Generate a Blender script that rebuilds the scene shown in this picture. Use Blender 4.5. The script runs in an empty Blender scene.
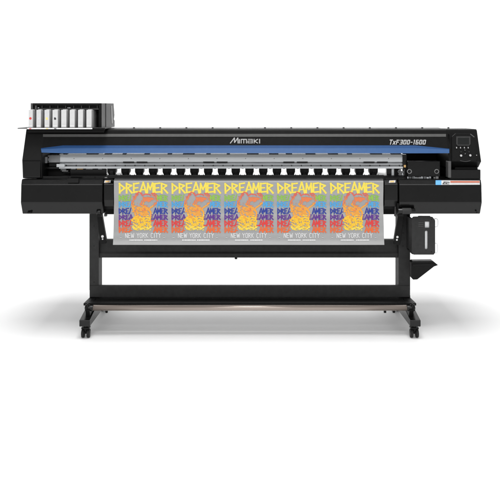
import bpy, bmesh, math, random
from mathutils import Vector, Matrix
random.seed(7)
SC = bpy.context.scene
COL = SC.collection
# ------------------------------------------------------------------ camera scale: metres per photo pixel in the plane of the front covers
S = 0.00603
D = 4.2
CX, CY = 250.0, 105.0
EYE = (337.6 - CY) * S * (1 + 0.04 / D)

def K(d): return S * (D + d) / D
def X(px, d=0.0): return (px - CX) * K(d)
def Z(py, d=0.0): return EYE - (py - CY) * K(d)
def P(px, py, d=0.0): return Vector((X(px, d), d, Z(py, d)))

# ------------------------------------------------------------------ materials
def srgb(r, g, b):
    f = lambda c: (c / 255 / 12.92) if c / 255 <= .04045 else ((c / 255 + .055) / 1.055) ** 2.4
    return (f(r), f(g), f(b), 1)

def mat(name, col, rough=.5, metal=0.0, spec=.5, var=.12, scale=40, bump=0.0, bscale=600, stretch=None, trans=0.0, coat=0.0, rv=.03):
    m = bpy.data.materials.new(name); m.use_nodes = True
    nt = m.node_tree; b = nt.nodes['Principled BSDF']
    tc = nt.nodes.new('ShaderNodeTexCoord')
    mp = nt.nodes.new('ShaderNodeMapping'); mp.inputs['Scale'].default_value = stretch or (1, 1, 1)
    nt.links.new(tc.outputs['Object'], mp.inputs['Vector'])
    n = nt.nodes.new('ShaderNodeTexNoise'); n.inputs['Scale'].default_value = scale; n.inputs['Detail'].default_value = 5
    nt.links.new(mp.outputs['Vector'], n.inputs['Vector'])
    cr = nt.nodes.new('ShaderNodeValToRGB')
    c = col if len(col) == 4 else (*col, 1)
    cr.color_ramp.elements[0].position = .3; cr.color_ramp.elements[1].position = .7
    cr.color_ramp.elements[0].color = tuple(v * (1 - var) for v in c[:3]) + (1,)
    cr.color_ramp.elements[1].color = tuple(min(1, v * (1 + var)) for v in c[:3]) + (1,)
    nt.links.new(n.outputs['Fac'], cr.inputs['Fac']); nt.links.new(cr.outputs['Color'], b.inputs['Base Color'])
    n3 = nt.nodes.new('ShaderNodeTexNoise'); n3.inputs['Scale'].default_value = 7; n3.inputs['Detail'].default_value = 8; n3.inputs['Roughness'].default_value = .7
    nt.links.new(tc.outputs['Object'], n3.inputs['Vector'])
    mr = nt.nodes.new('ShaderNodeMapRange'); mr.inputs['From Min'].default_value = .3; mr.inputs['From Max'].default_value = .7; mr.inputs['To Min'].default_value = max(.02, rough - rv); mr.inputs['To Max'].default_value = min(1, rough + rv)
    nt.links.new(n3.outputs['Fac'], mr.inputs['Value']); nt.links.new(mr.outputs['Result'], b.inputs['Roughness'])
    b.inputs['Metallic'].default_value = metal
    b.inputs['Specular IOR Level'].default_value = spec
    if trans: b.inputs['Transmission Weight'].default_value = trans
    if coat: b.inputs['Coat Weight'].default_value = coat; b.inputs['Coat Roughness'].default_value = .15
    if bump:
        n2 = nt.nodes.new('ShaderNodeTexNoise'); n2.inputs['Scale'].default_value = bscale; n2.inputs['Detail'].default_value = 2
        nt.links.new(tc.outputs['Object'], n2.inputs['Vector'])
        bp = nt.nodes.new('ShaderNodeBump'); bp.inputs['Strength'].default_value = bump; bp.inputs['Distance'].default_value = .001
        nt.links.new(n2.outputs['Fac'], bp.inputs['Height']); nt.links.new(bp.outputs['Normal'], b.inputs['Normal'])
    return m

M = {}
M['floor'] = mat('white_studio_floor', (.9, .9, .9), .6, spec=.2, var=.008, scale=.6)
M['black'] = mat('black_plastic', (.0050, .0050, .0050), .36, spec=.14, var=.15, bump=.12)
M['deep'] = mat('deep_black_plastic', (.006, .006, .006), .5, spec=.15, var=.1)
M['charcoal'] = mat('charcoal_paint', (.0042, .0042, .0042), .17, spec=.34, var=.12, bump=.15)
M['stand'] = mat('dark_grey_powder_coat', (.033, .033, .033), .55, spec=.16, var=.12, bump=.25, bscale=900)
M['grey'] = mat('grey_plastic', (.07, .07, .07), .5, spec=.4, var=.1, bump=.1)
M['strip'] = mat('grey_strip', (.075, .075, .073), .4, metal=.2, var=.08)
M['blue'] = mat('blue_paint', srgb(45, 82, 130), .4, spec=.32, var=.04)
M['blueshade'] = mat('shaded_blue_paint', srgb(34, 68, 114), .5, spec=.12, var=.04)  # same blue, with the shade of the upper fold put into the colour
M['silver'] = mat('brushed_aluminium', (.60, .62, .635), .42, metal=.35, var=.07, scale=30, stretch=(.6, 20, 20))
M['silverdark'] = mat('worn_aluminium', (.20, .205, .21), .45, metal=.5, var=.25, scale=14)
M['steel'] = mat('dull_steel', (.30, .30, .30), .35, metal=.7, var=.15, scale=80)
M['white'] = mat('white_plastic', (.82, .82, .82), .5, var=.02)
M['whitelabel'] = mat('white_label_paper', (.60, .60, .60), .6, var=.04)
M['cartgrey'] = mat('grey_cartridge_plastic', (.50, .50, .50), .5, var=.08)
M['marktext'] = mat('silver_lettering', (.34, .34, .34), .45, var=.04)
M['whitetext'] = mat('pale_lettering', (.42, .42, .42), .5, var=.03)
M['red'] = mat('red_ink_mark', srgb(212, 60, 58), .5, var=.03)
M['yellow'] = mat('yellow_ink_mark', srgb(246, 218, 130), .5, var=.03)
M['inkblack'] = mat('black_ink_mark', srgb(42, 42, 46), .5, var=.03)
M['palegrey'] = mat('pale_grey_mark', srgb(205, 208, 212), .5, var=.03)
M['labelblue'] = mat('label_blue', srgb(98, 170, 226), .5, var=.03)
M['labelorange'] = mat('label_orange', srgb(186, 104, 80), .5, var=.12, scale=300)
M['sticker'] = mat('amber_sticker', srgb(236, 190, 120), .5, var=.05)
M['screen'] = mat('dark_lcd_glass', (.006, .007, .007), .12, spec=.5, var=.05)
M['rubber'] = mat('black_rubber', (.010, .010, .010), .6, spec=.3, var=.1)
M['tube'] = mat('pinkish_grey_tube', (.36, .305, .27), .25, metal=.5, var=.05, scale=3, stretch=(1, 8, 8), rv=.008)
M['bottle'] = mat('milky_plastic', (.86, .87, .88), .35, var=.02)
M['film'] = mat('silver_grey_film', (.322, .322, .322), .34, metal=.28, spec=.5, var=.03, scale=9, stretch=(1, 1, 4))
PRINT = {}
for nm, c in dict(yel=(255, 232, 92), grn=(150, 200, 84), sky=(84, 170, 226), nav=(42, 62, 158), pur=(98, 50, 148), red=(226, 62, 60),
                  org=(236, 110, 56), coral=(232, 108, 92), forg=(238, 134, 84), amb=(246, 168, 62), gold=(254, 202, 54), lem=(255, 224, 86), wht=(222, 222, 222), soft=(196, 196, 196)).items():
    PRINT[nm] = mat('print_' + nm, tuple(v * (.72 if nm in ('nav', 'pur') else .80 if nm in ('wht', 'soft') else .78) for v in srgb(*c)[:3]), .45, spec=.35, var=.05, scale=120)

# ------------------------------------------------------------------ mesh builder
class MB:
    def __init__(self): self.bm = bmesh.new(); self.mats = []; self.k = 0
    def mi(self, m):
        if m not in self.mats: self.mats.append(m)
        return self.mats.index(m)
    def face(self, pts, m, smooth=False):
        f = self.bm.faces.new([self.bm.verts.new(p) for p in pts]); f.material_index = self.mi(m); f.smooth = smooth; return f
    def box(self, x0, x1, y0, y1, z0, z1, m):
        if x0 > x1: x0, x1 = x1, x0
        if z0 > z1: z0, z1 = z1, z0
        if y0 > y1: y0, y1 = y1, y0
        v = [self.bm.verts.new(p) for p in ((x0, y0, z0), (x1, y0, z0), (x1, y1, z0), (x0, y1, z0), (x0, y0, z1), (x1, y0, z1), (x1, y1, z1), (x0, y1, z1))]
        for q in ((3, 2, 1, 0), (4, 5, 6, 7), (0, 1, 5, 4), (1, 2, 6, 5), (2, 3, 7, 6), (3, 0, 4, 7)):
            f = self.bm.faces.new([v[i] for i in q]); f.material_index = self.mi(m)
    def pbox(self, px0, py0, px1, py1, d0, d1, m):     # front face at depth d0 covers these photo pixels
        self.box(X(px0, d0), X(px1, d0), d0, d1, Z(py0, d0), Z(py1, d0), m)
    def prism(self, poly, axis, a, b, m, capm=None):     # poly in the plane across `axis`; 'x': (y,z) 'y': (x,z)
        def pt(p, t): return (t, p[0], p[1]) if axis == 'x' else ((p[0], t, p[1]) if axis == 'y' else (p[0], p[1], t))
        A = [self.bm.verts.new(pt(p, a)) for p in poly]; B = [self.bm.verts.new(pt(p, b)) for p in poly]
        fs = [self.bm.faces.new(A), self.bm.faces.new(B[::-1])]
        n = len(poly)
        ms = m if isinstance(m, list) else [m] * n
        for f in fs: f.material_index = self.mi(capm or ms[0])
        for i in range(n):
            f = self.bm.faces.new((A[i], B[i], B[(i + 1) % n], A[(i + 1) % n])); f.material_index = self.mi(ms[i]); fs.append(f)
        bmesh.ops.recalc_face_normals(self.bm, faces=fs)
    def cyl(self, p0, p1, r, m, seg=24, r1=None):
        p0, p1 = Vector(p0), Vector(p1); ax = (p1 - p0).normalized()
        u = ax.orthogonal().normalized(); w = ax.cross(u); r1 = r if r1 is None else r1
        A = []; B = []
        for i in range(seg):
            t = 2 * math.pi * i / seg; d = u * math.cos(t) + w * math.sin(t)
            A.append(self.bm.verts.new(p0 + d * r)); B.append(self.bm.verts.new(p1 + d * r1))
        fs = [self.bm.faces.new(A), self.bm.faces.new(B[::-1])]
        for i in range(seg):
            f = self.bm.faces.new((A[i], B[i], B[(i + 1) % seg], A[(i + 1) % seg])); f.smooth = True; fs.append(f)
        for f in fs: f.material_index = self.mi(m)
        bmesh.ops.recalc_face_normals(self.bm, faces=fs)
    def ring(self, c, nrm, r0, r1, h, m, seg=28):
        c = Vector(c); n = Vector(nrm).normalized(); u = n.orthogonal().normalized(); w = n.cross(u); L = []
        for (r, t) in ((r0, 0), (r0, h), (r1, h), (r1, 0)):
            L.append([self.bm.verts.new(c + n * t + (u * math.cos(2 * math.pi * i / seg) + w * math.sin(2 * math.pi * i / seg)) * r) for i in range(seg)])
        fs = []
        for a in range(4):
            for i in range(seg):
                j = (i + 1) % seg
                f = self.bm.faces.new((L[a][i], L[a][j], L[(a + 1) % 4][j], L[(a + 1) % 4][i])); f.smooth = True; f.material_index = self.mi(m); fs.append(f)
        bmesh.ops.recalc_face_normals(self.bm, faces=fs)
    def tube(self, pts, r, m, seg=10):
        pts = [Vector(p) for p in pts]; rings = []
        for i, p in enumerate(pts):
            t = (pts[min(i + 1, len(pts) - 1)] - pts[max(i - 1, 0)]).normalized()
            u = t.cross(Vector((0, 1, .013))).normalized(); w = t.cross(u)
            rings.append([self.bm.verts.new(p + (u * math.cos(2 * math.pi * k / seg) + w * math.sin(2 * math.pi * k / seg)) * r) for k in range(seg)])
        fs = [self.bm.faces.new(rings[0]), self.bm.faces.new(rings[-1][::-1])]
        for a, b in zip(rings, rings[1:]):
            for k in range(seg):
                f = self.bm.faces.new((a[k], b[k], b[(k + 1) % seg], a[(k + 1) % seg])); f.smooth = True; fs.append(f)
        for f in fs: f.material_index = self.mi(m)
        bmesh.ops.recalc_face_normals(self.bm, faces=fs)
    # flat ink: polygons given in photo pixels, laid on a surface whose depth is dfun(py), raised a hair
    def ink(self, pts, dfun, m, lift=.0006):
        self.k += 1
        l = lift + (self.k % 60) * .000012
        vs = [self.bm.verts.new(P(a, b, dfun(b) - l)) for a, b in pts]
        f = self.bm.faces.new(vs); f.material_index = self.mi(m)
        f.normal_update()
        if f.normal.y > 0: f.normal_flip()
    def stroke(self, p, q, w0, w1, dfun, m, lift=.0006):
        dx, dy = q[0] - p[0], q[1] - p[1]; L = math.hypot(dx, dy) or 1e-6
        nx, ny = -dy / L, dx / L; ex, ey = dx / L, dy / L
        a, b = w0 / 2, w1 / 2
        self.ink([(p[0] + nx * a - ex * a * .5, p[1] + ny * a - ey * a * .5), (q[0] + nx * b + ex * b * .5, q[1] + ny * b + ey * b * .5),
                  (q[0] - nx * b + ex * b * .5, q[1] - ny * b + ey * b * .5), (p[0] - nx * a - ex * a * .5, p[1] - ny * a - ey * a * .5)], dfun, m, lift)
    def build(self, name, parent=None, bevel=0.0, origin=None):
        me = bpy.data.meshes.new(name); 
        vs = [v.co.copy() for v in self.bm.verts]
        if origin is None:
            lo = Vector([min(v[i] for v in vs) for i in range(3)]); hi = Vector([max(v[i] for v in vs) for i in range(3)])
            origin = (lo + hi) / 2
        origin = Vector(origin)
        self.bm.transform(Matrix.Translation(-origin)); self.bm.to_mesh(me); self.bm.free()
        for m in self.mats: me.materials.append(m)
        o = bpy.data.objects.new(name, me); COL.objects.link(o)
        o['_w'] = list(origin)
        pw = Vector(parent['_w']) if parent else Vector((0, 0, 0))
        o.location = origin - pw; o.parent = parent
        if bevel:
            b = o.modifiers.new('edge', 'BEVEL'); b.width = bevel; b.segments = 2; b.limit_method = 'ANGLE'; b.angle_limit = math.radians(35)
        return o

def empty(name, loc):
    o = bpy.data.objects.new(name, None); COL.objects.link(o); o.location = loc; o['_w'] = list(loc); o.empty_display_size = .1; return o
def tag(o, label, cat, group=None):
    o['label'] = label; o['category'] = cat
    if group: o['group'] = group
def copy_tree(o, dx, parent=None):
    c = o.copy(); COL.objects.link(c); c.parent = parent
    if dx is not None:
        c.location = o.location + Vector(dx); c['_w'] = list(Vector(o['_w']) + Vector(dx))
    for ch in list(o.children): copy_tree(ch, None, c)
    return c
flat = lambda d: (lambda py: d)

# ------------------------------------------------------------------ setting: seamless white sweep
def sweep():
    b = MB(); prof = [(-11, 0)]
    prof += [(7.0, 0)] + [(7.0 + 2.5 * math.sin(t), 2.5 - 2.5 * math.cos(t)) for t in [math.radians(a) for a in range(6, 91, 6)]] + [(9.5, 9.0)]
    L = [[b.bm.verts.new((x, y, z)) for (y, z) in prof] for x in (-22, 22)]
    for i in range(len(prof) - 1):
        f = b.bm.faces.new((L[0][i], L[1][i], L[1][i + 1], L[0][i + 1])); f.smooth = True; f.material_index = b.mi(M['floor'])
    o = b.build('floor', origin=(0, 0, 0)); o['kind'] = 'structure'
sweep()

# ------------------------------------------------------------------ stroke letters (unit cell, y up; each stroke: x0,y0,x1,y1[,w0,w1])
JAG = {
 'D': [(.14, -.05, .08, 1, 1, .9), (.02, .97, .92, .5, .7, 1), (.92, .52, .08, .0, 1, .7)],
 'R': [(.14, -.04, .08, 1, 1, .9), (.04, .97, .9, .74, .7, 1), (.9, .74, .2, .44, .9, .7), (.3, .5, 1.0, -.04, .8, 1)],
 'E': [(.14, 0, .12, 1, 1, .9), (.1, .93, .95, 1.0, .8, .8), (.1, .5, .78, .55, .8, .7), (.1, .05, .98, .1, .8, .9)],
 'A': [(-.02, -.03, .5, 1.12, 1, .8), (.48, 1.12, 1.02, -.02, .8, 1.1), (.2, .3, .85, .34, .7, .7)],
 'M': [(.04, -.03, .14, 1, 1, .9), (.12, 1, .5, .3, .9, .8), (.5, .3, .9, 1.03, .8, .9), (.9, 1, .98, -.03, .9, 1)],
}
THIN = {
 'N': [(.1, 0, .1, 1), (.1, 1, .9, 0), (.9, 0, .9, 1)], 'E': [(.12, 0, .12, 1), (.12, .97, .9, .97), (.12, .5, .75, .5), (.12, .03, .9, .03)],
 'W': [(0, 1, .25, 0), (.25, 0, .5, .8), (.5, .8, .75, 0), (.75, 0, 1, 1)], 'Y': [(.05, 1, .5, .5), (.95, 1, .5, .5), (.5, .5, .5, 0)],
 'O': [(.1, .2, .1, .8), (.1, .8, .35, 1), (.35, 1, .65, 1), (.65, 1, .9, .8), (.9, .8, .9, .2), (.9, .2, .65, 0), (.65, 0, .35, 0), (.35, 0, .1, .2)],
 'R': [(.12, 0, .12, 1), (.12, .97, .8, .9), (.8, .9, .8, .6), (.8, .6, .12, .5), (.4, .5, .9, 0)],
 'K': [(.12, 0, .12, 1), (.9, 1, .12, .45), (.3, .55, .95, 0)], 'C': [(.9, .85, .6, 1), (.6, 1, .3, 1), (.3, 1, .1, .75), (.1, .75, .1, .25), (.1, .25, .3, 0), (.3, 0, .6, 0), (.6, 0, .9, .15)],
 'I': [(.5, 0, .5, 1)], 'T': [(0, .97, 1, .97), (.5, .97, .5, 0)],
 'x': [(.08, .0, .9, .72), (.1, .72, .9, 0)], 'F': [(.12, 0, .12, 1), (.12, .93, .95, .93), (.12, .5, .8, .5)],
 '3': [(.1, .93, .88, .93), (.88, .93, .88, .07), (.25, .5, .88, .5), (.08, .07, .88, .07)],
 '0': [(.14, .07, .14, .93), (.14, .93, .86, .93), (.86, .93, .86, .07), (.86, .07, .14, .07)],
 '6': [(.86, .93, .14, .93), (.14, .93, .14, .07), (.14, .07, .86, .07), (.86, .07, .86, .52), (.86, .52, .14, .52)],
 '1': [(.55, 0, .55, 1), (.2, .88, .55, .96)], '-': [(.1, .48, .9, .48)], ' ': [],
}
def letters(b, text, font, x0, x1, ytop, ybot, w, dfun, m, shear=0.0, gap=.12, jitter=0.0, adv=None, skip=None, lift=.0006):
    adv = adv or {}
    tot = sum(adv.get(c, 1.0) for c in text) + gap * (len(text) - 1)
    u = (x1 - x0) / tot; h = ybot - ytop; x = x0
    for c in text:
        cw = adv.get(c, 1.0) * u
        for s in font[c]:
            w0, w1 = (s[4], s[5]) if len(s) > 4 else (1, 1)
            def pt(a, q):
                return (x + a * cw + shear * q * h + random.uniform(-jitter, jitter), ybot - q * h + random.uniform(-jitter, jitter))
            p, q = pt(s[0], s[1]), pt(s[2], s[3])
            if skip and skip((p[0] + q[0]) / 2, (p[1] + q[1]) / 2): continue
            b.stroke(p, q, w * w0, w * w1, dfun, m, lift)
        x += cw + gap * u

# ================================================================== THE PRINTER
ROOT = empty('wide_format_printer', (0, .3, 0))
tag(ROOT, 'wide black inkjet printer with a blue stripe along its cover, on a wheeled frame', 'printer')

# sloping front profile shared by hood and both ends: depth as a function of photo row
def dslope(py):
    if py <= 160: return .008 + .079 * (160 - py) / 31.0
    return .008

def end_housing(xa, xb, name, stepped):
    b = MB()
    d129, d160 = dslope(129), dslope(160)
    if not stepped:
        prof = [(d129, Z(129, d129)), (d160, Z(160, d160)), (.02, Z(178.3, .02)), (.66, Z(178.3, .02)), (.60, Z(129, d129) - .05), (.3, Z(129, d129))]
    else:
        prof = [(d129 + .012, Z(129.3, d129)), (d129, Z(130.6, d129)), (d160, Z(161.5, d160)), (.06, Z(167.5, .06)), (.66, Z(167.5, .06)), (.60, Z(129, d129) - .05), (.3, Z(129.3, d129))]
    b.prism(prof, 'x', xa, xb, M['black'] if stepped else M['deep'])
    return b
b = end_housing(X(22, .008), X(41.5, .008), 'end_housing', False)
# lighter front block of the left end
b.pbox(22.6, 161.0, 40.2, 177.6, .001, .03, M['charcoal'])
b.build('end_housing', ROOT, .004)

# ---- right end: control housing
b = end_housing(X(449.2, .008), X(481.3, .008), 'control_housing', True)
b.pbox(449.4, 134, 450.2, 166.5, dslope(150) + .02, .2, M['deep'])
ch = b.build('control_housing', ROOT, .005)
# its raised octagonal panel
def on(py, lift=0.0): return dslope(py) - lift
b = MB()
octo = [(455.4, 133.2), (470.2, 133.2), (474.6, 136.4), (476.8, 158), (475.2, 164.6), (472.5, 166.6), (456.5, 166.6), (452.2, 163.0), (451.6, 158), (451.8, 136.4)]
def slab(b, poly, l0, l1, m, rim=None, rimw=0):
    A = [b.bm.verts.new(P(x, y, on(min(y, 161.4), l1))) for x, y in poly]; B = [b.bm.verts.new(P(x, y, on(min(y, 161.4), l0))) for x, y in poly]
    fs = [b.bm.faces.new(A), b.bm.faces.new(B[::-1])]
    n = len(poly)
    for i in range(n): fs.append(b.bm.faces.new((A[i], B[i], B[(i + 1) % n], A[(i + 1) % n])))
    for f in fs: f.material_index = b.mi(m)
    bmesh.ops.recalc_face_normals(b.bm, faces=fs)
slab(b, [(x, min(y, 161.2)) if y > 161.2 else (x, y) for x, y in octo[:4]] + [(476.3, 161.2), (452.0, 161.2)] + octo[8:], -.002, .010, M['black'])
# chamfer highlight painted as a grey corner stroke, thin edge lines beside it
sl = lambda py: on(min(py, 161.4), .010)
b.stroke((470.5, 134.1), (474.2, 137.0), .8, .8, sl, M['grey'])
b.stroke((456, 133.9), (470, 133.9), .35, .35, sl, M['charcoal'])
b.stroke((452.7, 137), (452.6, 157), .3, .3, sl, M['charcoal'])
b.stroke((475.3, 140), (476.2, 157), .3, .3, sl, M['charcoal'])
pan = b.build('control_panel', ROOT, .003)
b = MB(); slab(b, [(456.2, 136.4), (470.4, 136.4), (470.6, 144.2), (469.0, 145.8), (457.6, 145.8), (456.2, 144.2)], .008, .0135, M['stand'])
slab(b, [(457.7, 137.7), (469.2, 137.7), (469.2, 144.6), (457.7, 144.6)], .0120, .0142, M['screen'])
b.build('display', pan, .001)
for i, x in enumerate((456.6, 460.5, 464.4, 468.2)):
    b = MB(); slab(b, [(x - 1.15, 146.5), (x + 1.15, 146.5), (x + 1.15, 148.9), (x - 1.15, 148.9)], .009, .0125, M['charcoal'])
    b.ink([(x - .5, 147.0), (x + .4, 147.0), (x + .5, 148.4), (x - .4, 148.4)], lambda py: on(py, .0125), M['marktext'] if i else M['whitetext'])
    b.build('button', pan, .0006)
for (x, y, tx, ty) in ((464.9, 150.3, 0, -1), (465.2, 153.6, 0, 1), (461.0, 151.9, -1, 0), (469.2, 151.9, 1, 0)):
    b = MB(); slab(b, [(x - 1.2, y - .75), (x + 1.2, y - .75), (x + 1.2, y + .75), (x - 1.2, y + .75)], .009, .0125, M['charcoal'])
    s = .55 if ty else .4
    b.ink([(x + s * (tx or -1), y + s * (ty or -1) * (1 if not tx else 0)), (x + s * (tx or 1), y + s * (ty or 1) * (1 if not tx else 0) if ty == 0 else y - s * ty * .9), (x, y + s * ty)] if ty else
          [(x + s * tx, y), (x - s * tx, y - .5), (x - s * tx, y + .5)], lambda py: on(py, .0125), M['marktext'] if ty else M['strip'])
    b.build('arrow_button', pan, .0006)
for (x, y, m) in ((460.9, 155.8, M['whitetext']), (470.1, 155.6, M['whitetext'])):
    b = MB(); c = P(x, y, on(y, .009)); n = Vector((0, -1, .35)).normalized()
    b.cyl(c, c + n * .004, .0088, M['charcoal']); b.cyl(c + n * .003, c + n * .0058, .0066, m); b.build('round_button', pan)
b = MB(); c = P(476.4, 155.3, on(155.3, .008)); b.cyl(c, c + Vector((0, -.004, .001)), .0028, M['steel'], 12); b.build('indicator_lamp', pan)
b = MB(); pts = [P(460.2 + i * 1.03, 161.4 + .9 * math.sin(math.pi * i / 10) * 1.0 - .8, on(160.6, .0105)) for i in range(11)]
b.tube(pts, .0012, M['grey'], 8); b.build('grip_line', pan)

# step block below the control housing
b = MB(); b.pbox(449.5, 169.6, 480.8, 180.0, .018, .5, M['charcoal']); b.pbox(455.0, 167.3, 478.0, 169.8, .05, .5, M['deep'])
b.pbox(448.2, 161.2, 451.4, 178.0, .004, .06, M['grey'])
b.build('side_block', ROOT, .005)

# ---- hood (front cover) between the ends
b = MB()
def hp(py, e=0.0): d = dslope(py) + e; return (d, Z(py, dslope(py)))
outer = [hp(153.2), hp(145.2), hp(137.0), hp(133.8), hp(130.3), (dslope(129) + .014, Z(129.2, dslope(129))), (.26, Z(129.2, dslope(129)) + .004), (.36, Z(129.2, dslope(129)) - .05)]
inner = [(.345, Z(129.2, dslope(129)) - .062), (.255, Z(129.2, dslope(129)) - .012), (.12, Z(129.2, dslope(129)) - .014)] + [hp(137.0, .016), hp(145.2, .016), hp(153.2, .016)]
b.prism(outer + inner, 'x', X(41.6, .03), X(449.0, .03), M['black'])
# bolt heads standing along the top edge
for i in range(14):
    xx = X(134 + 26.2 * (i - 1), .2)
    b.cyl((xx, .2, Z(129.2, dslope(129)) + .001), (xx, .2, Z(129.2, dslope(129)) + .0085), .007, M['charcoal'], 10)
dl = lambda py: dslope(py) - .0006
# maker's name, silver
xs = 230.3
def logo(strokes, x0, wd, w=.72):
    for s in strokes:
        p = (x0 + s[0] * wd, 143.2 - s[1] * 5.3); q = (x0 + s[2] * wd, 143.2 - s[3] * 5.3)
        b.stroke(p, q, w, w, dl, M['marktext'])
logo([(0, 0, .5, 1), (.5, 1, .52, .12), (.52, .12, .92, 1), (.92, 1, .95, 0)], 230.3, 8.2, .95)
logo([(.5, 0, .5, .72)], 238.6, 1.6, .95)
logo([(0, 0, 0, .74), (0, .72, 1, .72), (.5, .7, .5, 0), (1, .74, 1, 0)], 241.2, 5.2, .85)
logo([(.05, .72, 1, .72), (0, .06, 0, .38), (0, .40, 1, .40), (0, .06, 1, .06), (1, .76, 1, 0)], 247.9, 4.4, .72)
logo([(0, 0, 0, .76), (1, .74, .12, .38), (.12, .38, 1, .02)], 254.1, 3.6, .85)
logo([(.5, 0, .5, .76)], 258.9, 1.4, .95)
letters(b, 'TxF300-1600', THIN, 389.0, 425.2, 139.9, 144.4, .82, dl, M['whitetext'], shear=.22, gap=.28, adv={'-': .7, 'x': .9, '1': .6})
hood = b.build('front_cover', ROOT, .004)
b = MB()
L_ = []
for i in range(41):
    px = 43 + (446 - 43) * i / 40
    L_.append([b.bm.verts.new(P(px, py, dslope(py) - off)) for py, off in ((137.0, .0), (136.7, .004), (134.2, .0045), (133.9, .0))])
for a, c in zip(L_, L_[1:]):
    for j in range(3):
        f = b.bm.faces.new((a[j], c[j], c[j + 1], a[j + 1])); f.material_index = b.mi(M['strip'])
for e in (L_[0][::-1], L_[-1]): f = b.bm.faces.new(e); f.material_index = b.mi(M['strip'])
b.build('crease_highlight', hood)  # grey strip painted in for the highlight along the hood's crease
# blue stripe: a folded bar tapering at both ends
b = MB()
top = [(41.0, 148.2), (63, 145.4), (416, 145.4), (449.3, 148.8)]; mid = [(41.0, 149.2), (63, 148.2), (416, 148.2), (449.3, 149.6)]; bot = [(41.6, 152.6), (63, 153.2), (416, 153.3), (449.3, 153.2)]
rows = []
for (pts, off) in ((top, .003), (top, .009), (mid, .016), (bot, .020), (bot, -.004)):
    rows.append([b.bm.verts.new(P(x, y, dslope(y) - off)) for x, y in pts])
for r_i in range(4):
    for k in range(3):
        f = b.bm.faces.new((rows[r_i][k], rows[r_i + 1][k], rows[r_i + 1][k + 1], rows[r_i][k + 1])); f.material_index = b.mi(M['blueshade'] if r_i < 2 else M['blue'])
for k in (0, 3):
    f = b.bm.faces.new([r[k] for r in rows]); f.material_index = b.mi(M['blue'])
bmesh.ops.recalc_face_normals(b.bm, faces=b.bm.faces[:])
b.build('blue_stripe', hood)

# ---- interior: rail, platen, rollers
DR = .11
b = MB()
rail = [(DR, Z(154.0, DR)), (DR - .004, Z(157.6, DR)), (DR - .004, Z(161.8, DR)), (DR + .008, Z(162.4, DR)), (DR + .008, Z(163.4, DR)), (DR - .006, Z(163.7, DR)), (DR - .006, Z(164.5, DR)),
        (DR + .004, Z(164.7, DR)), (DR + .004, Z(166.2, DR)), (DR - .012, Z(166.5, DR)), (DR - .012, Z(168.4, DR)), (DR + .06, Z(168.4, DR)), (DR + .06, Z(154.0, DR))]
msl = [M['silver']] * len(rail); msl[3] = M['silverdark']; msl[7] = M['silverdark']
b.prism(rail, 'x', X(59.5, DR), X(402.5, DR), msl)
for i in range(35):   # scale ticks in the groove
    px = 66 + 9.8 * i
    if px < 400: b.pbox(px, 164.8, px + .55, 166.3, DR - .002, DR + .01, M['charcoal'])
for i in range(17):   # odd dark joints under the top edge
    px = 64 + 20.3 * i + random.uniform(-3, 3); b.pbox(px, 153.5, px + random.uniform(3, 12), 154.5, DR - .005, DR + .02, M['deep'])
for i in range(4):
    for (a, c) in ((123, 134), (136.5, 147.3)):
        if a + 80.2 * i < 398: b.pbox(a + 80.2 * i, 161.6, min(400, c + 80.2 * i), 162.7, DR - .0065, DR + .02, M['deep'])
for i in range(12): b.cyl(P(74 + 28.6 * i, 158.6, DR - .005), P(74 + 28.6 * i, 158.6, DR + .004), .0032, M['silverdark'], 10)
rl = b.build('carriage_rail', ROOT)
# rail end brackets on the left with bolt holes
b = MB()
b.pbox(43.2, 156.8, 47.0, 163.2, DR - .03, DR + .02, M['silverdark']); b.pbox(47.5, 155.2, 60.0, 162.6, DR - .006, DR + .05, M['silverdark'])
b.pbox(49.0, 163.2, 57.0, 166.4, DR - .01, DR + .05, M['deep']); b.pbox(56.4, 164.0, 64.6, 167.2, DR - .02, DR + .0, M['silver'])
b.pbox(43.2, 167.0, 58.0, 169.0, DR - .015, DR + .05, M['charcoal'])
for (x, y) in ((48.2, 157.6), (48.2, 161.6)):
    b.cyl(P(x, y, DR - .007), P(x, y, DR - .004) + Vector((0, .01, 0)), .0055, M['deep'], 14)
b.build('rail_bracket', ROOT, .0015)
for (x0, y0, x1, y1, m) in ((60.5, 168.2, 66, 170.4, 'silverdark'), (61.8, 170.6, 68.0, 171.6, 'steel'), (63, 172.2, 69.6, 173.4, 'charcoal'), (71, 168.4, 75.6, 169.5, 'steel'), (77, 168.4, 83, 169.6, 'sticker'),
                            (86, 168.4, 92.6, 169.5, 'steel'), (98, 168.4, 102, 169.5, 'palegrey')):
    b = MB(); b.pbox(x0, y0, x1, y1, DR + .012, DR + .03, M[m]); b.build('connector', ROOT, .0012)
# service panel left below rail
b = MB(); b.pbox(70, 168.9, 106.6, 176.0, DR + .02, DR + .05, M['charcoal']); b.pbox(43, 168.9, 70, 176.0, DR + .04, DR + .06, M['deep']); b.build('service_panel', ROOT, .002)
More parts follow.
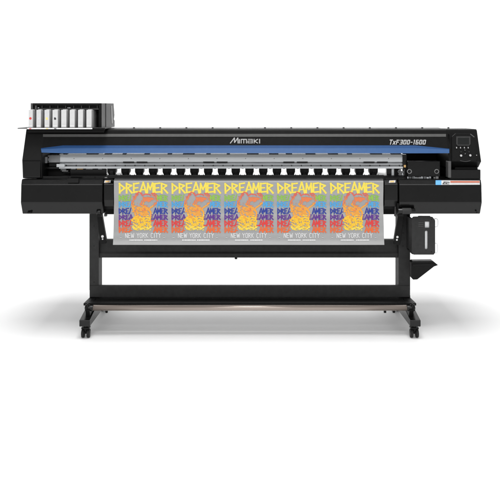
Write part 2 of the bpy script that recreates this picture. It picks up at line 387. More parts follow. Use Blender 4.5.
# right carriage bay: cavity, panel, washers
b = MB()
b.box(X(403, .3), X(449, .3), .30, .32, Z(152, .3), Z(180, .3), M['deep'])
b.box(X(404, .02), X(448.6, .02), .10, .30, Z(178.5, .02), Z(179.4, .02), M['deep'])
b.build('inner_wall', ROOT)
b = MB(); b.box(X(41.5, .3), X(106.0, .3), .20, .22, Z(152, .3), Z(180, .3), M['deep']); b.build('inner_wall', ROOT)
b = MB(); b.pbox(407.8, 161.2, 440.2, 177.0, .07, .10, M['charcoal'])
cp = b.build('carriage_cover', ROOT, .003)
for (x, y) in ((409.4, 171.5), (436.7, 171.5)):
    b = MB(); c = P(x, y, .069); b.ring(c + Vector((0, .001, 0)), (0, -1, 0), .0095, .0152, .003, M['steel']); b.cyl(c, c + Vector((0, -.002, 0)), .006, M['charcoal'], 14); b.build('washer', cp)
b = MB()
random.seed(3)
px = 407.5
while px < 439:
    w = random.uniform(.5, 2.6)
    if random.random() < .78: b.pbox(px, 176.6 + random.uniform(0, .7), px + w, 178.1 + random.uniform(-.3, .5), .055 + random.uniform(-.004, .004), .068, M[random.choice(['palegrey', 'steel', 'steel', 'silver', 'silverdark'])])
    px += w + random.uniform(.1, .9)
b.build('cable_guide', ROOT, .0008)
# mechanism between rail end and bay
b = MB()
for (x0, y0, x1, y1, d, m) in ((402.6, 154.6, 406.6, 168.5, .10, 'charcoal'), (404.0, 165.0, 406.0, 167.5, .09, 'sticker'), (391.6, 168.4, 394.0, 176.6, .12, 'silver'), (394.4, 168.4, 398.4, 177, .13, 'deep'),
                             (399.0, 169.4, 401.2, 174.4, .11, 'steel'), (401.4, 171.4, 404.6, 172.8, .10, 'silverdark'), (398.8, 175.0, 404.4, 177.6, .10, 'silverdark'), (402.0, 173.2, 403.4, 175.4, .09, 'silver'),
                             (404.8, 168.6, 407.6, 178, .09, 'deep'), (386.6, 168.4, 391.4, 176.6, .13, 'charcoal'), (396.6, 168.2, 404.8, 169.2, .12, 'charcoal')):
    b.pbox(x0, y0, x1, y1, d, d + .03, M[m])
b.ring(P(399.4, 171.6, .10), (0, -1, 0), .006, .011, .004, M['silverdark'])
b.build('roller_release', ROOT, .0012)

# platen, sloping away behind the rollers so that daylight passes
zp = Z(175.3, .10)
b = MB()
pl = [(.035, Z(180.0, .035)), (.045, Z(177.6, .045)), (.07, zp - .002), (.10, zp), (.26, zp - .035), (.26, zp - .075), (.045, zp - .075)]
b.prism(pl, 'x', X(62, .1), X(404, .1), M['deep'])
b.build('platen', ROOT, .002)
b = MB(); b.pbox(107.0, 175.3, 384.4, 178.2, -.010, .018, M['deep']); b.build('press_bar', ROOT, .003)
# feed plate below the platen behind the sheet
b = MB()
fp = [(.045, zp - .077), (.052, Z(200, .05)), (.07, Z(209, .07)), (.12, Z(214.4, .12)), (.30, Z(214.4, .12)), (.30, zp - .12), (.26, zp - .077)]
b.prism(fp, 'x', X(103.5, .06), X(399, .06), M['black'])
b.build('feed_plate', ROOT, .003)

def roller():
    b = MB(); d = .115; c = 125.4
    b.pbox(c - 4.3, 168.3, c + 4.3, 172.4, d, d + .05, M['deep'])
    b.pbox(c - 3.9, 172.0, c + 3.9, 173.6, d + .002, d + .045, M['black'])
    b.cyl((X(c - 3.5, d), d + .02, Z(173.5, d)), (X(c + 3.5, d), d + .02, Z(173.5, d)), .0125, M['rubber'], 20)
    b.pbox(c - 1.6, 170.6, c + 1.6, 175.6, d - .006, d + .01, M['charcoal'])
    b.pbox(c - 5.2, 174.5, c - 4.3, 176.0, d, d + .01, M['deep']); b.pbox(c + 4.3, 174.5, c + 5.2, 176.0, d, d + .01, M['deep'])
    b.pbox(c - 7.3, 175.0, c - 6.5, 176.2, d, d + .01, M['deep'])
    b.pbox(c - 6.9 - 1.2, 168.2, c - 6.9 + 1.2, 168.9, d, d + .01, M['silverdark'])
    return b.build('pinch_roller', ROOT, .001)
r0 = roller(); step = 13.79 * K(.115)
for i in range(1, 19): copy_tree(r0, (step * i, 0, 0), ROOT)
copy_tree(r0, (-step, 0, 0), ROOT)

# ---- ledge with tab, left
b = MB(); b.pbox(42.4, 176.2, 108.0, 178.8, .03, .08, M['charcoal']); b.pbox(67.0, 178.4, 78.4, 182.8, -.024, .0, M['charcoal'])
for (x, y) in ((43.6, 177.2), (68.6, 177.2), (95.2, 177.2)): b.cyl(P(x, y, .029), P(x, y, .032), .0058, M['deep'], 14)
b.pbox(104.6, 177.2, 117, 178.0, .026, .05, M['steel'])
b.build('front_ledge', ROOT, .0015)

# ---- lower covers: bulging fronts
def lower_cover(xa, xb):
    b = MB()
    ctl = [(178.9, .006), (179.6, -.003), (184.2, -.0135), (185.0, -.0145), (202.0, -.0215), (203.2, -.0210), (213.9, .012)]
    prof = [(dd, Z(py, dd)) for py, dd in ctl] + [(.74, Z(213.9, .014)), (.74, Z(178.9, .004) - .03), (.30, Z(178.9, .004) - .002)]
    b.prism(prof, 'x', X(xa), X(xb), M['charcoal'])
    for f in b.bm.faces:
        if len(f.verts) == 4 and max(v.co.y for v in f.verts) < -.002: f.smooth = False
    return b
b = lower_cover(21.8, 103.0)
b.pbox(27, 211.9, 31.5, 213.6, -.006, .01, M['deep']); b.cyl(P(31.0, 212.4, -.008), P(31.0, 212.4, .0), .006, M['deep'], 12)
b.build('lower_cover', ROOT, .006)
b = lower_cover(398.6, 480.9)
dc = lambda py: -.003 - .0105 * (py - 179.6) / 4.6 - .0012
b.ink([(435.6, 180.3), (441.4, 180.3), (441.4, 184.9), (435.6, 184.9)], dc, M['labelblue'])
b.ink([(441.4, 180.4), (479.8, 180.6), (479.8, 184.7), (441.4, 184.9)], dc, M['whitelabel'])
b.ink([(450.4, 180.9), (479.6, 181.0), (479.6, 182.7), (450.4, 182.7)], dc, M['labelorange'], .0022)
for (p, q, w) in (((442.8, 183.9), (445.0, 182.0), .8), ((445.0, 182.0), (449.4, 182.3), .7), ((443.4, 184.0), (449.2, 183.9), .45), ((445.8, 183.1), (447.2, 183.9), .7), ((443.4, 182.2), (444.4, 181.5), .4)):
    b.stroke(p, q, w, w, dc, M['inkblack'], .0022)
for i in range(9):
    x = 451.5 + i * 3.1; b.stroke((x, 183.7), (x + 2.2, 183.7), .28, .28, dc, M['palegrey'], .0024)
for (x, y) in ((476.8, 204), (476.8, 212.4)): b.cyl(P(x, y, -.012), P(x, y, .0), .0055, M['deep'], 12)
b.build('lower_cover', ROOT, .006)

# ---- media edge guards either side of the sheet, with small stickers
def guard(x0, x1, sx):
    b = MB()
    prof = [(.03, Z(179.6, .03)), (.006, Z(184, .006)), (.004, Z(200, .004)), (.02, Z(206.4, .02)), (.044, Z(206.4, .02)), (.044, Z(179.6, .03))]
    b.prism(prof, 'x', X(x0), X(x1), M['charcoal'])
    b.pbox(x0 + .4, 178.2, x1 - .2, 180.2, .028, .05, M['deep'])
    g = lambda py: .03 - .024 * (py - 179.6) / 4.4 - .0012
    b.ink([(sx, 180.4), (sx + 6.2, 180.2), (sx + 5.9, 182.6), (sx - .6, 182.8)], g, M['whitelabel'])
    b.ink([(sx + .9, 180.8), (sx + 4.9, 180.7), (sx + 4.6, 182.2), (sx + .6, 182.3)], g, M['sticker'], .002)
    b.build('edge_guard', ROOT, .003)
guard(103.4, 113.4, 104.6)
guard(384.6, 398.2, 389.4)

# ---- latch levers and hinge pins under the covers
for (a, c) in ((104.2, 105.0), (395.0, 396.0)):
    b = MB(); b.pbox(a, 206.6, c, 216, .06, .075, M['steel'] if a > 300 else M['grey']); b.pbox(a - .2, 214.4, c + 1.6, 216.6, .055, .08, M['grey']); b.build('hinge_pin', ROOT, .001)
b = MB(); b.cyl(P(397.8, 211, -.02), P(415, 211, -.02), .0165, M['charcoal']); b.cyl(P(402, 211, -.02), P(411, 211, -.02), .0185, M['stand']); b.pbox(397.4, 203.4, 403.5, 216.4, -.004, .05, M['deep'])
b.cyl(P(403, 203.4, -.01), P(403, 203.4, .03), .008, M['deep'])
b.build('lever', ROOT, .002)
b = MB(); b.cyl(P(96.6, 212.2, -.0), P(100.4, 212.2, -.0), .013, M['charcoal']); b.pbox(96.6, 210.8, 101.2, 217, .006, .05, M['deep']); b.build('lever', ROOT, .002)

# ---- frame: posts, beams, feet, casters
DP = .25
b = MB(); b.pbox(89.4, 206, 98.8, 290, DP, DP + .10, M['stand'])
for y in (226, 246, 282): b.cyl(P(94, y, DP - .0015), P(94, y, DP + .004), .003, M['deep'], 10)
b.build('post', ROOT, .003)
b = MB(); b.pbox(398.6, 206, 410.2, 290, DP, DP + .10, M['stand'])
for y in (226, 233, 246): b.cyl(P(403, y, DP - .0015), P(403, y, DP + .004), .003, M['deep'], 10)
b.build('post', ROOT, .003)
b = MB(); dB = .285
bp = [(dB, Z(240, dB)), (dB, Z(252.0, dB)), (dB - .016, Z(253.7, dB - .016)), (dB - .016, Z(257.7, dB - .016)), (dB + .05, Z(257.7, dB)), (dB + .05, Z(240, dB))]
b.prism(bp, 'x', X(99, dB), X(400, dB), [M['stand'], M['grey'], M['stand'], M['stand'], M['stand'], M['stand']], M['stand'])  # grey ledge face: the beam's highlight line put into the colour
b.cyl((X(236, dB), dB - .005, Z(258.9, dB)), (X(236, dB), dB - .005, Z(257.5, dB)), .009, M['charcoal'], 12)
b.build('crossbeam', ROOT, .002)
b = MB(); b.pbox(89.5, 285.8, 410.2, 297.3, DP - .006, DP + .025, M['stand'])
b.build('crossbeam', ROOT, .003)
# slanting shelf under the lower beam, above the tube
b = MB()
x0, x1 = X(89.6, DP), X(410.2, DP)
sh = [(DP - .004, Z(297.4, DP)), (.09, Z(303.2, .09)), (.09, Z(305.6, .09)), (DP + .06, Z(300.8, DP + .06)), (DP + .06, Z(297.4, DP))]
b.prism(sh, 'x', x0 - .001, x1 + .001, M['deep'])
b.build('tube_shelf', ROOT, .002)

def foot(xc):
    b = MB(); hw = .0318
    prof = [(.0, .118), (.10, .134), (.2, .15), (.33, .15), (.36, .128), (.66, .11), (.66, .074), (.0, .079)]
    b.prism(prof, 'x', xc - hw, xc + hw, M['charcoal'])
    b.box(xc - hw + .004, xc + hw - .004, DP + .004, DP + .09, .145, .20, M['stand'])
    return b.build('foot', ROOT, .003)
XF = .998
foot(-XF); foot(XF + .0)
def caster(xc, yc):
    b = MB(); r = .0265
    b.cyl((xc, yc, .062), (xc, yc, .080), .014, M['charcoal'], 16)
    b.prism([(yc - .018, .066), (yc + .026, .064), (yc + .03, .045), (yc + .005, .022), (yc - .004, .022), (yc - .022, .05)], 'x', xc - .006, xc + .006, M['black'])
    b.box(xc - .024, xc + .024, yc - .02, yc + .022, .055, .066, M['black'])
    c = b.build('caster', ROOT, .002)
    for s in (-1, 1):
        w = MB(); w.cyl((xc + s * .009, yc, r), (xc + s * .024, yc, r), r, M['rubber'], 28); w.cyl((xc + s * .024, yc, r), (xc + s * .026, yc, r), r * .55, M['charcoal'], 20)
        w.build('wheel', c, .002)
    return c
c0 = caster(-XF - .002, .045)
copy_tree(c0, (2 * XF + .004, 0, 0), ROOT); copy_tree(c0, (0, .55, 0), ROOT); copy_tree(c0, (2 * XF + .004, .55, 0), ROOT)

# slanting arms between covers and beam
def arm(pts, screw, m):
    b = MB(); d = .16
    poly = [(X(x, d), Z(y, d)) for x, y in pts]
    b.prism(poly, 'y', d, d + .03, M['deep'])
    for (sx, sy, r) in screw:
        b.cyl(P(sx, sy, d - .003), P(sx, sy, d + .004), r, M[m], 16)
    b.build('brace_arm', ROOT, .002)
arm([(96.4, 211.4), (101.4, 211.4), (106.2, 239.4), (106.0, 243.5), (101.0, 244.2), (99.6, 240)], [(102.5, 236.4, .0085), (102.6, 239.0, .005)], 'white')
arm([(398.6, 211.4), (404.4, 211.4), (401.2, 240), (400.0, 245.2), (394.6, 244.4), (394.0, 241)], [(397.4, 237.0, .0075), (396.9, 239.8, .006)], 'white')

# ---- waste bottle holder with cut-out windows
b = MB(); d = .10
outl = [(411.8, 219.2), (413.6, 217.0), (418.0, 216.6), (418.4, 215.9), (430.0, 215.9), (430.4, 216.6), (432.6, 217.0), (435.2, 220.4), (435.2, 252.6), (433.6, 254.7), (413.6, 254.7), (411.8, 252.2)]
holes = [[(424.9, 221.6), (429.5, 221.6), (429.5, 227.8), (424.9, 227.8)], [(425.0, 231.6), (425.6, 230.8), (427.1, 230.8), (427.7, 231.6), (427.7, 248.4), (427.1, 249.2), (425.6, 249.2), (425.0, 248.4)]]
def plate(b, outl, holes, d0, d1, m):
    bm2 = bmesh.new(); es = []
    for loop in [outl] + holes:
        vs = [bm2.verts.new((X(x, d0), d0, Z(y, d0))) for x, y in loop]
        es += [bm2.edges.new((vs[i], vs[(i + 1) % len(vs)])) for i in range(len(vs))]
    g = bmesh.ops.triangle_fill(bm2, edges=es, use_beauty=True, use_dissolve=False)
    fs = [f for f in g['geom'] if isinstance(f, bmesh.types.BMFace)]
    ex = bmesh.ops.extrude_face_region(bm2, geom=fs)
    bmesh.ops.translate(bm2, verts=[v for v in ex['geom'] if isinstance(v, bmesh.types.BMVert)], vec=(0, d1 - d0, 0))
    bmesh.ops.recalc_face_normals(bm2, faces=bm2.faces[:])
    mp = {v: b.bm.verts.new(v.co) for v in bm2.verts}
    for f in bm2.faces: nf = b.bm.faces.new([mp[v] for v in f.verts]); nf.material_index = b.mi(m)
    bm2.free()
plate(b, outl, holes, d, d + .006, M['stand'])
for y in (222.6, 224.4, 226.2): b.stroke((418.6, y), (423.4, y), .4, .4, flat(d), M['strip'])
b.box(X(411.9, d), X(414, d), d + .006, d + .15, Z(252, d), Z(219.5, d), M['stand'])
b.box(X(412.4, d), X(434.6, d), d + .007, d + .15, Z(254.5, d), Z(253.7, d), M['stand'])
for y in (219.6, 251.8): b.cyl(P(431.6, y, d - .0015), P(431.6, y, d + .002), .003, M['deep'], 10)
b.build('bottle_holder', ROOT)
# drip tray below
b = MB(); d = .12
poly = [(411.2, 262.6), (412.6, 261.2), (433.0, 261.0), (438.2, 265.2), (434.2, 266.6), (417.4, 279.6), (413.2, 279.8), (411.2, 277.6)]
b.prism([(X(x, d), Z(y, d)) for x, y in poly], 'y', d, d + .055, M['black'])
b.prism([(X(x, d), Z(y, d)) for x, y in ((412.2, 264.0), (432.4, 263.2), (436.6, 265.4), (433, 265.8), (412.2, 266.0))], 'y', d - .006, d + .002, M['deep'])
b.build('drip_tray', ROOT, .003)

# ---- ink unit on top, left
b = MB(); dF, dBk = .055, .42
xl, xr = X(30.6, dF), X(101.6, dF); zt, zb = Z(103.2, dF), Z(129.0, dF)
b.box(xl, xr, dF + .10, dBk, zb, zt, M['black'])                      # rear body
b.box(xl, X(32.6, dF), dF, dF + .10, zb, zt, M['grey']); b.box(X(98.6, dF), xr, dF, dF + .10, zb, zt, M['black'])
b.box(X(32.6, dF), X(98.6, dF), dF, dF + .10, Z(103.2, dF), Z(105.4, dF), M['charcoal'])   # top rim
b.box(X(32.6, dF), X(98.6, dF), dF + .028, dF + .10, Z(105.4, dF), Z(108.4, dF), M['black'])
b.box(X(36.4, dF), X(98.6, dF), dF + .012, dF + .10, Z(108.4, dF), Z(109.6, dF), M['grey'])
b.box(X(34.4, dF), X(36.4, dF), dF + .006, dF + .09, Z(105.4, dF), Z(110.4, dF), M['grey'])
for i in range(8): px = 41.6 + 7.9 * i; b.pbox(px, 105.5, px + .7, 108.4, dF + .014, dF + .05, M['grey'])
for px in (37.6, 67.4, 69.0): b.pbox(px, 107.3, px + 1.1, 108.2, dF + .010, dF + .03, M['palegrey'])
# stepped rear end piece
xa = xr
b.prism([(dF + .12, zb), (dF + .12, zt), (dBk, zt), (dBk + .03, zt - .08), (dBk + .01, zt - .105), (dBk + .035, zt - .115), (dBk + .035, zb)], 'x', xa - .05, xa + .0025, M['black'])
b.prism([(dF + .27, zt - .018), (dF + .30, zt - .012), (dF + .33, zb + .03), (dF + .29, zb + .02)], 'x', xa, xa + .004, M['charcoal'])
iu = b.build('ink_unit', ROOT, .003)
# shelf under the cartridges
b = MB()
t0 = -.0; zt_ = Z(127.9, t0); zl = Z(129.2, t0)
b.box(X(17.6, t0), X(105.0, t0), t0, .19, zt_ - .0055, zt_, M['grey'])
b.box(X(27.4, t0), X(92.4, t0), t0 - .003, t0, zt_ - .0075, zt_ - .0003, M['white']); b.box(X(92.4, t0), X(105, t0), t0 - .003, t0 - .0002, zt_ - .0075, zt_ - .0005, M['charcoal'])
for (px, m) in ((30.4, 'red'), (47.2, 'yellow'), (55.4, 'inkblack')): b.box(X(px - 1.1, t0), X(px + 1.1, t0), t0 - .0034, t0 - .003, zt_ - .0068, zt_ - .0025, M[m])
b.box(X(27.2, .05), X(104, .05), .05, .18, zt_ - .03, zt_ - .006, M['deep'])
b.build('cartridge_shelf', ROOT, .0012)

# ---- cartridges: things of their own on the shelf
G = 'ink cartridges standing in a row on top of the printer'
carts = [('white ink cartridge with a red mark on its front', 'red'),
         ('white ink cartridge with a faint grey mark, between the red-marked and yellow-marked ones', 'palegrey'),
         ('white ink cartridge with a yellow mark on its front', 'yellow'), ('white ink cartridge with a black mark on its front', 'inkblack'),
         ('unmarked white ink cartridge right next to the black-marked one', None), ('unmarked white ink cartridge, second one past the black-marked one', None),
         ('unmarked white ink cartridge next to the last one that shows its grey side', None), ('unmarked white ink cartridge at the end of its row, its grey side showing', None)]
dK = .012
lefts = (28.5, 36.4, 44.5, 52.5, 61.2, 69.7, 78.0, 86.4); wid = (4.2, 4.4, 4.8, 5.2, 5.1, 4.9, 4.9, 5.1)
ztop = Z(109.9, dK); zbot = zt_ + .0004
for i, (lab, mk) in enumerate(carts):
    xa, xb = X(lefts[i], dK), X(lefts[i] + wid[i], dK)
    b = MB(); b.box(xa + .0006, xb - .0006, dK + .004, dK + (.142 if i < 7 else .142), zbot, ztop - .001, M['cartgrey'])
    b.box(xa + .004, xb - .004, dK + .02, dK + .13, ztop - .001, ztop + .003, M['cartgrey'])
    c = b.build('ink_cartridge', None, .002); tag(c, lab, 'ink cartridge', G)
    b = MB(); b.box(xa, xb, dK, dK + .005, zbot + .001, ztop, M['whitelabel'])
    xm = (xa + xb) / 2; b.box(xa + .002, xb - .002, dK - .0012, dK, zbot + .006, zbot + .012, M['white'])
    if mk:
        zc = Z(118.6, dK); hw = .0062
        if mk == 'red':
            b.cyl((xm - .001, dK - .001, zc + .001), (xm - .001, dK, zc + .001), .0075, M[mk], 16)
        else:
            pts = [(-1, -1.1), (1, -1.1), (1, .4), (.2, 1.2), (-1, 1.1)]
            b.prism([(xm + p * hw, zc + q * hw) for p, q in pts], 'y', dK - .001, dK, M[mk])
    b.build('front_plate', c, .001)

# ---- printed sheet hanging from the platen
b = MB()
dS = -.004
sx0, sx1 = X(113.9, dS), X(383.4, dS)
zS = Z(181.5, dS)
prof = [(.13, Z(176.2, .10) - .006), (.09, Z(176.0, .09)), (.07, Z(176.1, .07)), (.045, Z(177.0, .045)), (.024, Z(178.0, .024)), (.008, Z(179.2, .008)), (-.001, Z(180.4, 0)), (dS, Z(181.7, dS))]
wav = [(181.7, 0), (190, .001), (199, .0042), (205, .0040), (211, .0), (219, -.006), (230, -.012), (238, -.018), (245.0, -.0255)]
for i in range(1, 33):
    py = 181.7 + 62.2 * i / 32
    for (a, da), (c, dc_) in zip(wav, wav[1:]):
        if a <= py <= c + 1e-6:
            t = (py - a) / (c - a); t = t * t * (3 - 2 * t) * .5 + t * .5; dd = da + (dc_ - da) * t
    prof.append((dS + dd * 1.2, Z(py, dS)))
# resample
def shd(py):
    pts = [(Z(176.0, .09), .09)] + [(p[1], p[0]) for p in prof[2:]]
    return pts
NX = 60
def wob(x, z): return .0012 * math.sin(x * 7.3 + 1.1) * max(0, min(1, (zS - z) / .2))
L_ = []
for i in range(NX + 1):
    x = sx0 + (sx1 - sx0) * i / NX
    L_.append([b.bm.verts.new((x, p[0] + wob(x, p[1]), p[1])) for p in prof])
for a, c in zip(L_, L_[1:]):
    for j in range(len(prof) - 1):
        f = b.bm.faces.new((a[j], c[j], c[j + 1], a[j + 1])); f.smooth = True; f.material_index = b.mi(M['film'])
bmesh.ops.recalc_face_normals(b.bm, faces=b.bm.faces[:])
def dsheet(px, py):
    d = dS
    zz = Z(py, d); x = X(px, d)
    for p, q in zip(prof[2:], prof[3:]):
        if q[1] <= zz <= p[1]:
            t = (p[1] - zz) / (p[1] - q[1]); d = p[0] + (q[0] - p[0]) * t
    return d + wob(x, zz)
class SheetInk:
    pass
def sink(pts, m, lift=.0012):
    b.k += 1; l = lift + (b.k % 80) * .000012
    vs = []
    for a, c in pts:
        d = dsheet(a, c) - l; vs.append(b.bm.verts.new(P(a, c, d)))
    f = b.bm.faces.new(vs); f.material_index = b.mi(m); f.normal_update()
    if f.normal.y > 0: f.normal_flip()
_ink = b.ink
b.ink = lambda pts, dfun, m, lift=.0006: sink(pts, m, max(lift, .0012))
nof = None
random.seed(11)
for k in range(5):
    u0 = 118.9 + 52.85 * k
    letters(b, 'DREAMER', JAG, u0, u0 + 48.6, 183.2, 192.7, 1.95, nof, PRINT['yel'], gap=.10, jitter=.22)
    # figure silhouette (pixel offsets in the panel) used to break the lines of text
    def inside(x, y, u0=u0):
        v = (x - u0)
        lo, hi = (12.4, 33.2)
        if y < 207.4: lo, hi = 11.6, 38.0
        elif y < 214.2: lo, hi = 12.2, 33.8
        elif y < 220: lo, hi = 14.0, 31.4
        return lo < v < hi
    for (m, y0, y1, hi) in (('grn', 195.4, 200.5, 0), ('sky', 201.9, 207.0, 0), ('nav', 208.5, 213.6, 0), ('pur', 214.9, 219.4, 0), ('red', 220.6, 226.0, 0), ('org', 227.0, 232.2, 0)):
        letters(b, 'DREAMERDREAMER', JAG, u0 + .0, u0 + 48.6, y0, y1, 1.24, nof, PRINT[m], gap=.10, jitter=.12, skip=inside)
    letters(b, 'NEW YORK CITY', THIN, u0 + 6.3, u0 + 42.0, 233.2, 237.8, .62, nof, PRINT['wht'], gap=.22, jitter=.12, adv={'I': .5, ' ': .7, 'W': 1.2})
    x = u0 + 10.4
    while x < u0 + 38:     # tiny unreadable caption, as in the photo
        w = random.uniform(.5, 1.4)
        if not (u0 + 23.2 < x < u0 + 24.8): sink([(x, 239.3), (x + w, 239.3), (x + w, 240.9), (x, 240.9)], PRINT['wht'])
        x += w + .22
    for cx in (u0 + 1.9, u0 + 45.2):
        for i in range(10):
            t0_, t1_ = 2 * math.pi * i / 10, 2 * math.pi * (i + .8) / 10
            b.stroke((cx + 1.9 * math.cos(t0_), 237.6 + 1.9 * math.sin(t0_)), (cx + 1.9 * math.cos(t1_), 237.6 + 1.9 * math.sin(t1_)), .22, .22, nof, PRINT['soft'])
        b.stroke((cx - .9, 237.6), (cx + .9, 237.6), .8, .8, nof, PRINT['soft'])
    # the animal head: ragged ink marks, coral at the ears down to lemon at the chest
    def fx(zx): return u0 + zx / 6.9 - 3.4
    def fy(zy): return 178 + zy / 6.9
    def colr(zy):
        zy += random.uniform(-14, 14)
        return PRINT['coral' if zy < 128 else 'forg' if zy < 182 else 'amb' if zy < 268 else 'gold' if zy < 335 else 'lem']
    rs = random.Random(21)
    lines = [
        [(122, 165), (124, 140), (138, 115), (158, 100), (176, 104), (184, 120)], [(132, 150), (142, 126), (160, 112)],
        [(246, 106), (266, 106), (284, 122), (290, 146), (286, 168), (272, 182)], [(256, 118), (274, 130), (280, 152)],
        [(118, 158), (112, 184), (118, 204), (128, 214), (122, 234)], [(126, 168), (122, 190), (132, 200)], [(112, 196), (124, 222), (134, 236)],
        [(186, 122), (205, 112), (230, 112), (246, 122)],
        [(188, 150), (176, 176), (170, 186)], [(196, 160), (190, 186), (206, 206), (224, 214), (236, 228)], [(168, 180), (186, 196), (196, 208)],
        [(150, 214), (160, 206), (178, 210), (196, 222)], [(146, 224), (150, 244), (168, 238), (186, 246), (204, 240), (226, 246)],
        [(230, 214), (244, 236), (246, 262), (236, 280)], [(222, 206), (214, 226), (222, 242)], [(272, 180), (250, 200), (236, 212)], [(284, 170), (268, 176)],
        [(150, 250), (160, 270), (186, 276), (210, 270), (236, 276)], [(116, 284), (132, 272), (150, 268)], [(112, 292), (126, 300), (148, 296), (166, 306)],
        [(128, 282), (146, 284), (160, 290)], [(124, 310), (140, 326), (160, 336), (182, 330)], [(196, 300), (214, 288), (236, 290), (246, 300)],
        [(200, 312), (222, 306), (244, 316)], [(174, 288), (196, 296), (208, 322)], [(122, 336), (138, 352), (152, 344)], [(160, 342), (184, 352), (206, 338), (226, 350), (244, 336)],
        [(176, 250), (200, 258), (228, 258)], [(134, 244), (140, 262), (130, 274)], [(232, 322), (246, 332), (240, 346)], [(150, 310), (172, 318), (190, 314)]]
    for ln in lines:
        for p, q in zip(ln, ln[1:]):
            n = 2
            for i in range(n):
                a = [p[j] + (q[j] - p[j]) * i / n + rs.uniform(-3, 3) for j in (0, 1)]; c = [p[j] + (q[j] - p[j]) * (i + 1) / n + rs.uniform(-3, 3) for j in (0, 1)]
                big = (1.3 if a[1] < 200 else 1.6)
                b.stroke((fx(a[0]), fy(a[1])), (fx(c[0]), fy(c[1])), big * rs.uniform(.6, 1.2), big * rs.uniform(.5, 1.2), nof, colr((a[1] + c[1]) / 2))
    # dark spectacles band reads as a solid coral-orange block
    for poly in ([(188, 132), (214, 134), (216, 158), (204, 164), (190, 152)], [(212, 132), (248, 136), (244, 160), (226, 166), (214, 156)], [(244, 132), (268, 138), (262, 152), (246, 152)]):
        sink([(fx(x + rs.uniform(-2, 2)), fy(y + rs.uniform(-2, 2))) for x, y in poly], PRINT['forg'])
    for i in range(150):     # hatching: short strokes that follow the round of the head and coat
        zy = rs.uniform(190, 358); half = 62 if zy > 265 else 48
        zx = rs.uniform(180 - half, 180 + half)
        if (zx - 172) ** 2 / 700 + (zy - 244) ** 2 / 240 < 1 or (zx - 206) ** 2 / 500 + (zy - 268) ** 2 / 160 < 1 or (zx - 150) ** 2 / 260 + (zy - 318) ** 2 / 200 < .8: continue
        an = math.atan2(zy - 270, zx - 180) + 1.57 + rs.uniform(-.5, .5); L = rs.uniform(4, 13)
        b.stroke((fx(zx - L * math.cos(an)), fy(zy - L * .6 * math.sin(an))), (fx(zx + L * math.cos(an)), fy(zy + L * .6 * math.sin(an))), rs.uniform(.5, 1.1), rs.uniform(.4, .8), nof, colr(zy + rs.choice((-40, 0, 0))))
    for i in range(120):
        zy = rs.uniform(200, 362); half = 62 if zy > 265 else 46
        zx = rs.gauss(182, half * .55)
        if abs(zx - 182) > half + 6: continue
        if (zx - 172) ** 2 / 900 + (zy - 246) ** 2 / 300 < .6 and rs.random() < .6: continue
        r = rs.uniform(1.8, 6.5)
        pts = [(fx(zx + r * rs.uniform(.5, 1.2) * math.cos(t * 1.2566)), fy(zy + r * rs.uniform(.5, 1.2) * math.sin(t * 1.2566))) for t in range(5)]
        sink(pts, colr(zy))
    for i in range(34):
        zy = rs.uniform(112, 205); zx = rs.choice((rs.gauss(122, 9), rs.gauss(210, 26), rs.gauss(276, 10)))
        r = rs.uniform(1.4, 4.5)
        sink([(fx(zx + r * rs.uniform(.5, 1.2) * math.cos(t * 1.2566)), fy(zy + r * rs.uniform(.5, 1.2) * math.sin(t * 1.2566))) for t in range(5)], colr(zy))
sheet = b.build('printed_sheet', None)
tag(sheet, 'grey printed sheet hanging from the printer, five colourful lettered posters side by side', 'printed sheet')

# ---- tube across the front of the frame
TU = empty('paper_tube', (0, .06, Z(307.9, .06)))
tag(TU, 'long shiny pinkish-grey tube with black end discs, lying across the frame above the feet', 'tube')
zc = Z(307.8, .06); r = 2.8 * K(.06)
b = MB(); b.cyl((X(92, .06), .06, zc), (X(407, .06), .06, zc), r, M['tube'], 40); b.build('core', TU)
for s in (-1, 1):
    b = MB(); xe = (X(414.6, .06)) * s; xi = X(406.6, .06) * s
    b.cyl((xi, .06, zc), (xe, .06, zc), r * 1.12, M['charcoal'], 32); b.cyl((xe - .02 * s, .06, zc), (xe - .008 * s, .06, zc), r * 1.42, M['black'], 32)
    b.cyl((xe, .06, zc), (xe + .004 * s, .06, zc), r * .55, M['steel'], 20)
    b.build('end_disc', TU, .002)
# cradles that carry the tube
for s in (-1, 1):
    b = MB(); xk = X(411.0, .06) * s
    rr = r * 1.15
    pr = [(.06 - rr - .008, zc - .004)] + [(.06 + rr * math.cos(math.radians(a)), zc + rr * math.sin(math.radians(a))) for a in range(190, 351, 16)] + [(.06 + rr + .03, zc + .012), (.20, zc + .02), (.20, .12), (.10, .125), (.05, .122)]
    b.prism(pr, 'x', xk - .016, xk + .010, M['black']); b.build('cradle', ROOT, .001)
for px in (106.6, 385.0, 393.8):
    b = MB(); b.cyl(P(px, 309, .16), P(px, 312.0, .16) + Vector((0, 0, -.004)), .008, M['black'], 12); b.build('bolt', ROOT)

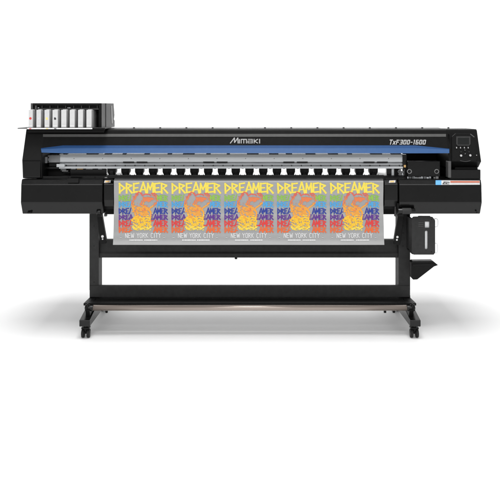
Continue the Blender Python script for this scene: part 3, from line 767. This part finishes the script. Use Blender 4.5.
# ---- waste bottle in the holder
b = MB(); d = .112
body = [(415.4, 222), (417.4, 219.4), (431.0, 219.4), (433.6, 221.2), (434.6, 224), (434.6, 250.4), (433.6, 252.8), (416.2, 252.8), (415.4, 250)]
b.prism([(X(x, d), Z(y, d)) for x, y in body], 'y', d, d + .12, M['bottle'])
b.cyl((X(424, d), d + .06, Z(219.6, d)), (X(424, d), d + .06, Z(217.6, d)), .022, M['bottle'])
wb = b.build('waste_bottle', None, .006); tag(wb, 'milky white plastic bottle behind the slotted dark holder beside the frame', 'bottle')
for (ya, yb, ex) in ((218.6, 227.0, 438.0), (243.2, 253.2, 437.6)):
    b = MB(); b.tube([P(433.8, ya + .8, d + .03), P(435.6, ya, d + .03), P(ex - .6, ya + .5, d + .03), P(ex, ya + 2.2, d + .03), P(ex, yb - 2.2, d + .03), P(ex - .8, yb - .4, d + .03), P(435.6, yb, d + .03), P(433.8, yb - 1, d + .03)], .0028, M['bottle'], 10)
    b.build('handle', wb)

for o in list(SC.objects):
    if '_w' in o: del o['_w']

# ------------------------------------------------------------------ light
w = bpy.data.worlds.new('World'); SC.world = w; w.use_nodes = True
w.node_tree.nodes['Background'].inputs['Color'].default_value = (1, 1, 1, 1); w.node_tree.nodes['Background'].inputs['Strength'].default_value = .46
def area(name, loc, target, sx, sy, power):
    l = bpy.data.lights.new(name, 'AREA'); l.shape = 'RECTANGLE'; l.size = sx; l.size_y = sy; l.energy = power
    o = bpy.data.objects.new(name, l); COL.objects.link(o); o.location = loc
    o.rotation_euler = (Vector(target) - Vector(loc)).to_track_quat('-Z', 'Y').to_euler(); return o
area('overhead_softbox', (0, -1.6, 9.0), (0, .3, 0), 3.6, 4.6, 660)
area('backdrop_fill', (0, 2.2, 6.0), (0, 9.5, 3.8), 27, 1.6, 830)  # unseen lamp added to bring rear floor and backdrop up to white
area('front_fill', (0, -6.0, 3.6), (0, .2, .9), 7.0, 1.6, 165)  # unseen fill lamp added to brighten the faces towards the camera

cam = bpy.data.cameras.new('camera'); co = bpy.data.objects.new('camera', cam); COL.objects.link(co)
co.location = (0, -D, EYE); co.rotation_euler = (math.radians(90), 0, 0)
cam.sensor_width = 36; cam.sensor_fit = 'HORIZONTAL'
cam.lens = 36 * D / (500 * S)
cam.shift_y = -(241.5 - CY) / 500
cam.clip_end = 200; cam.clip_start = .05
SC.camera = co
SC.view_settings.view_transform = 'Standard'; SC.view_settings.look = 'None'; SC.view_settings.exposure = 0; SC.view_settings.gamma = 1
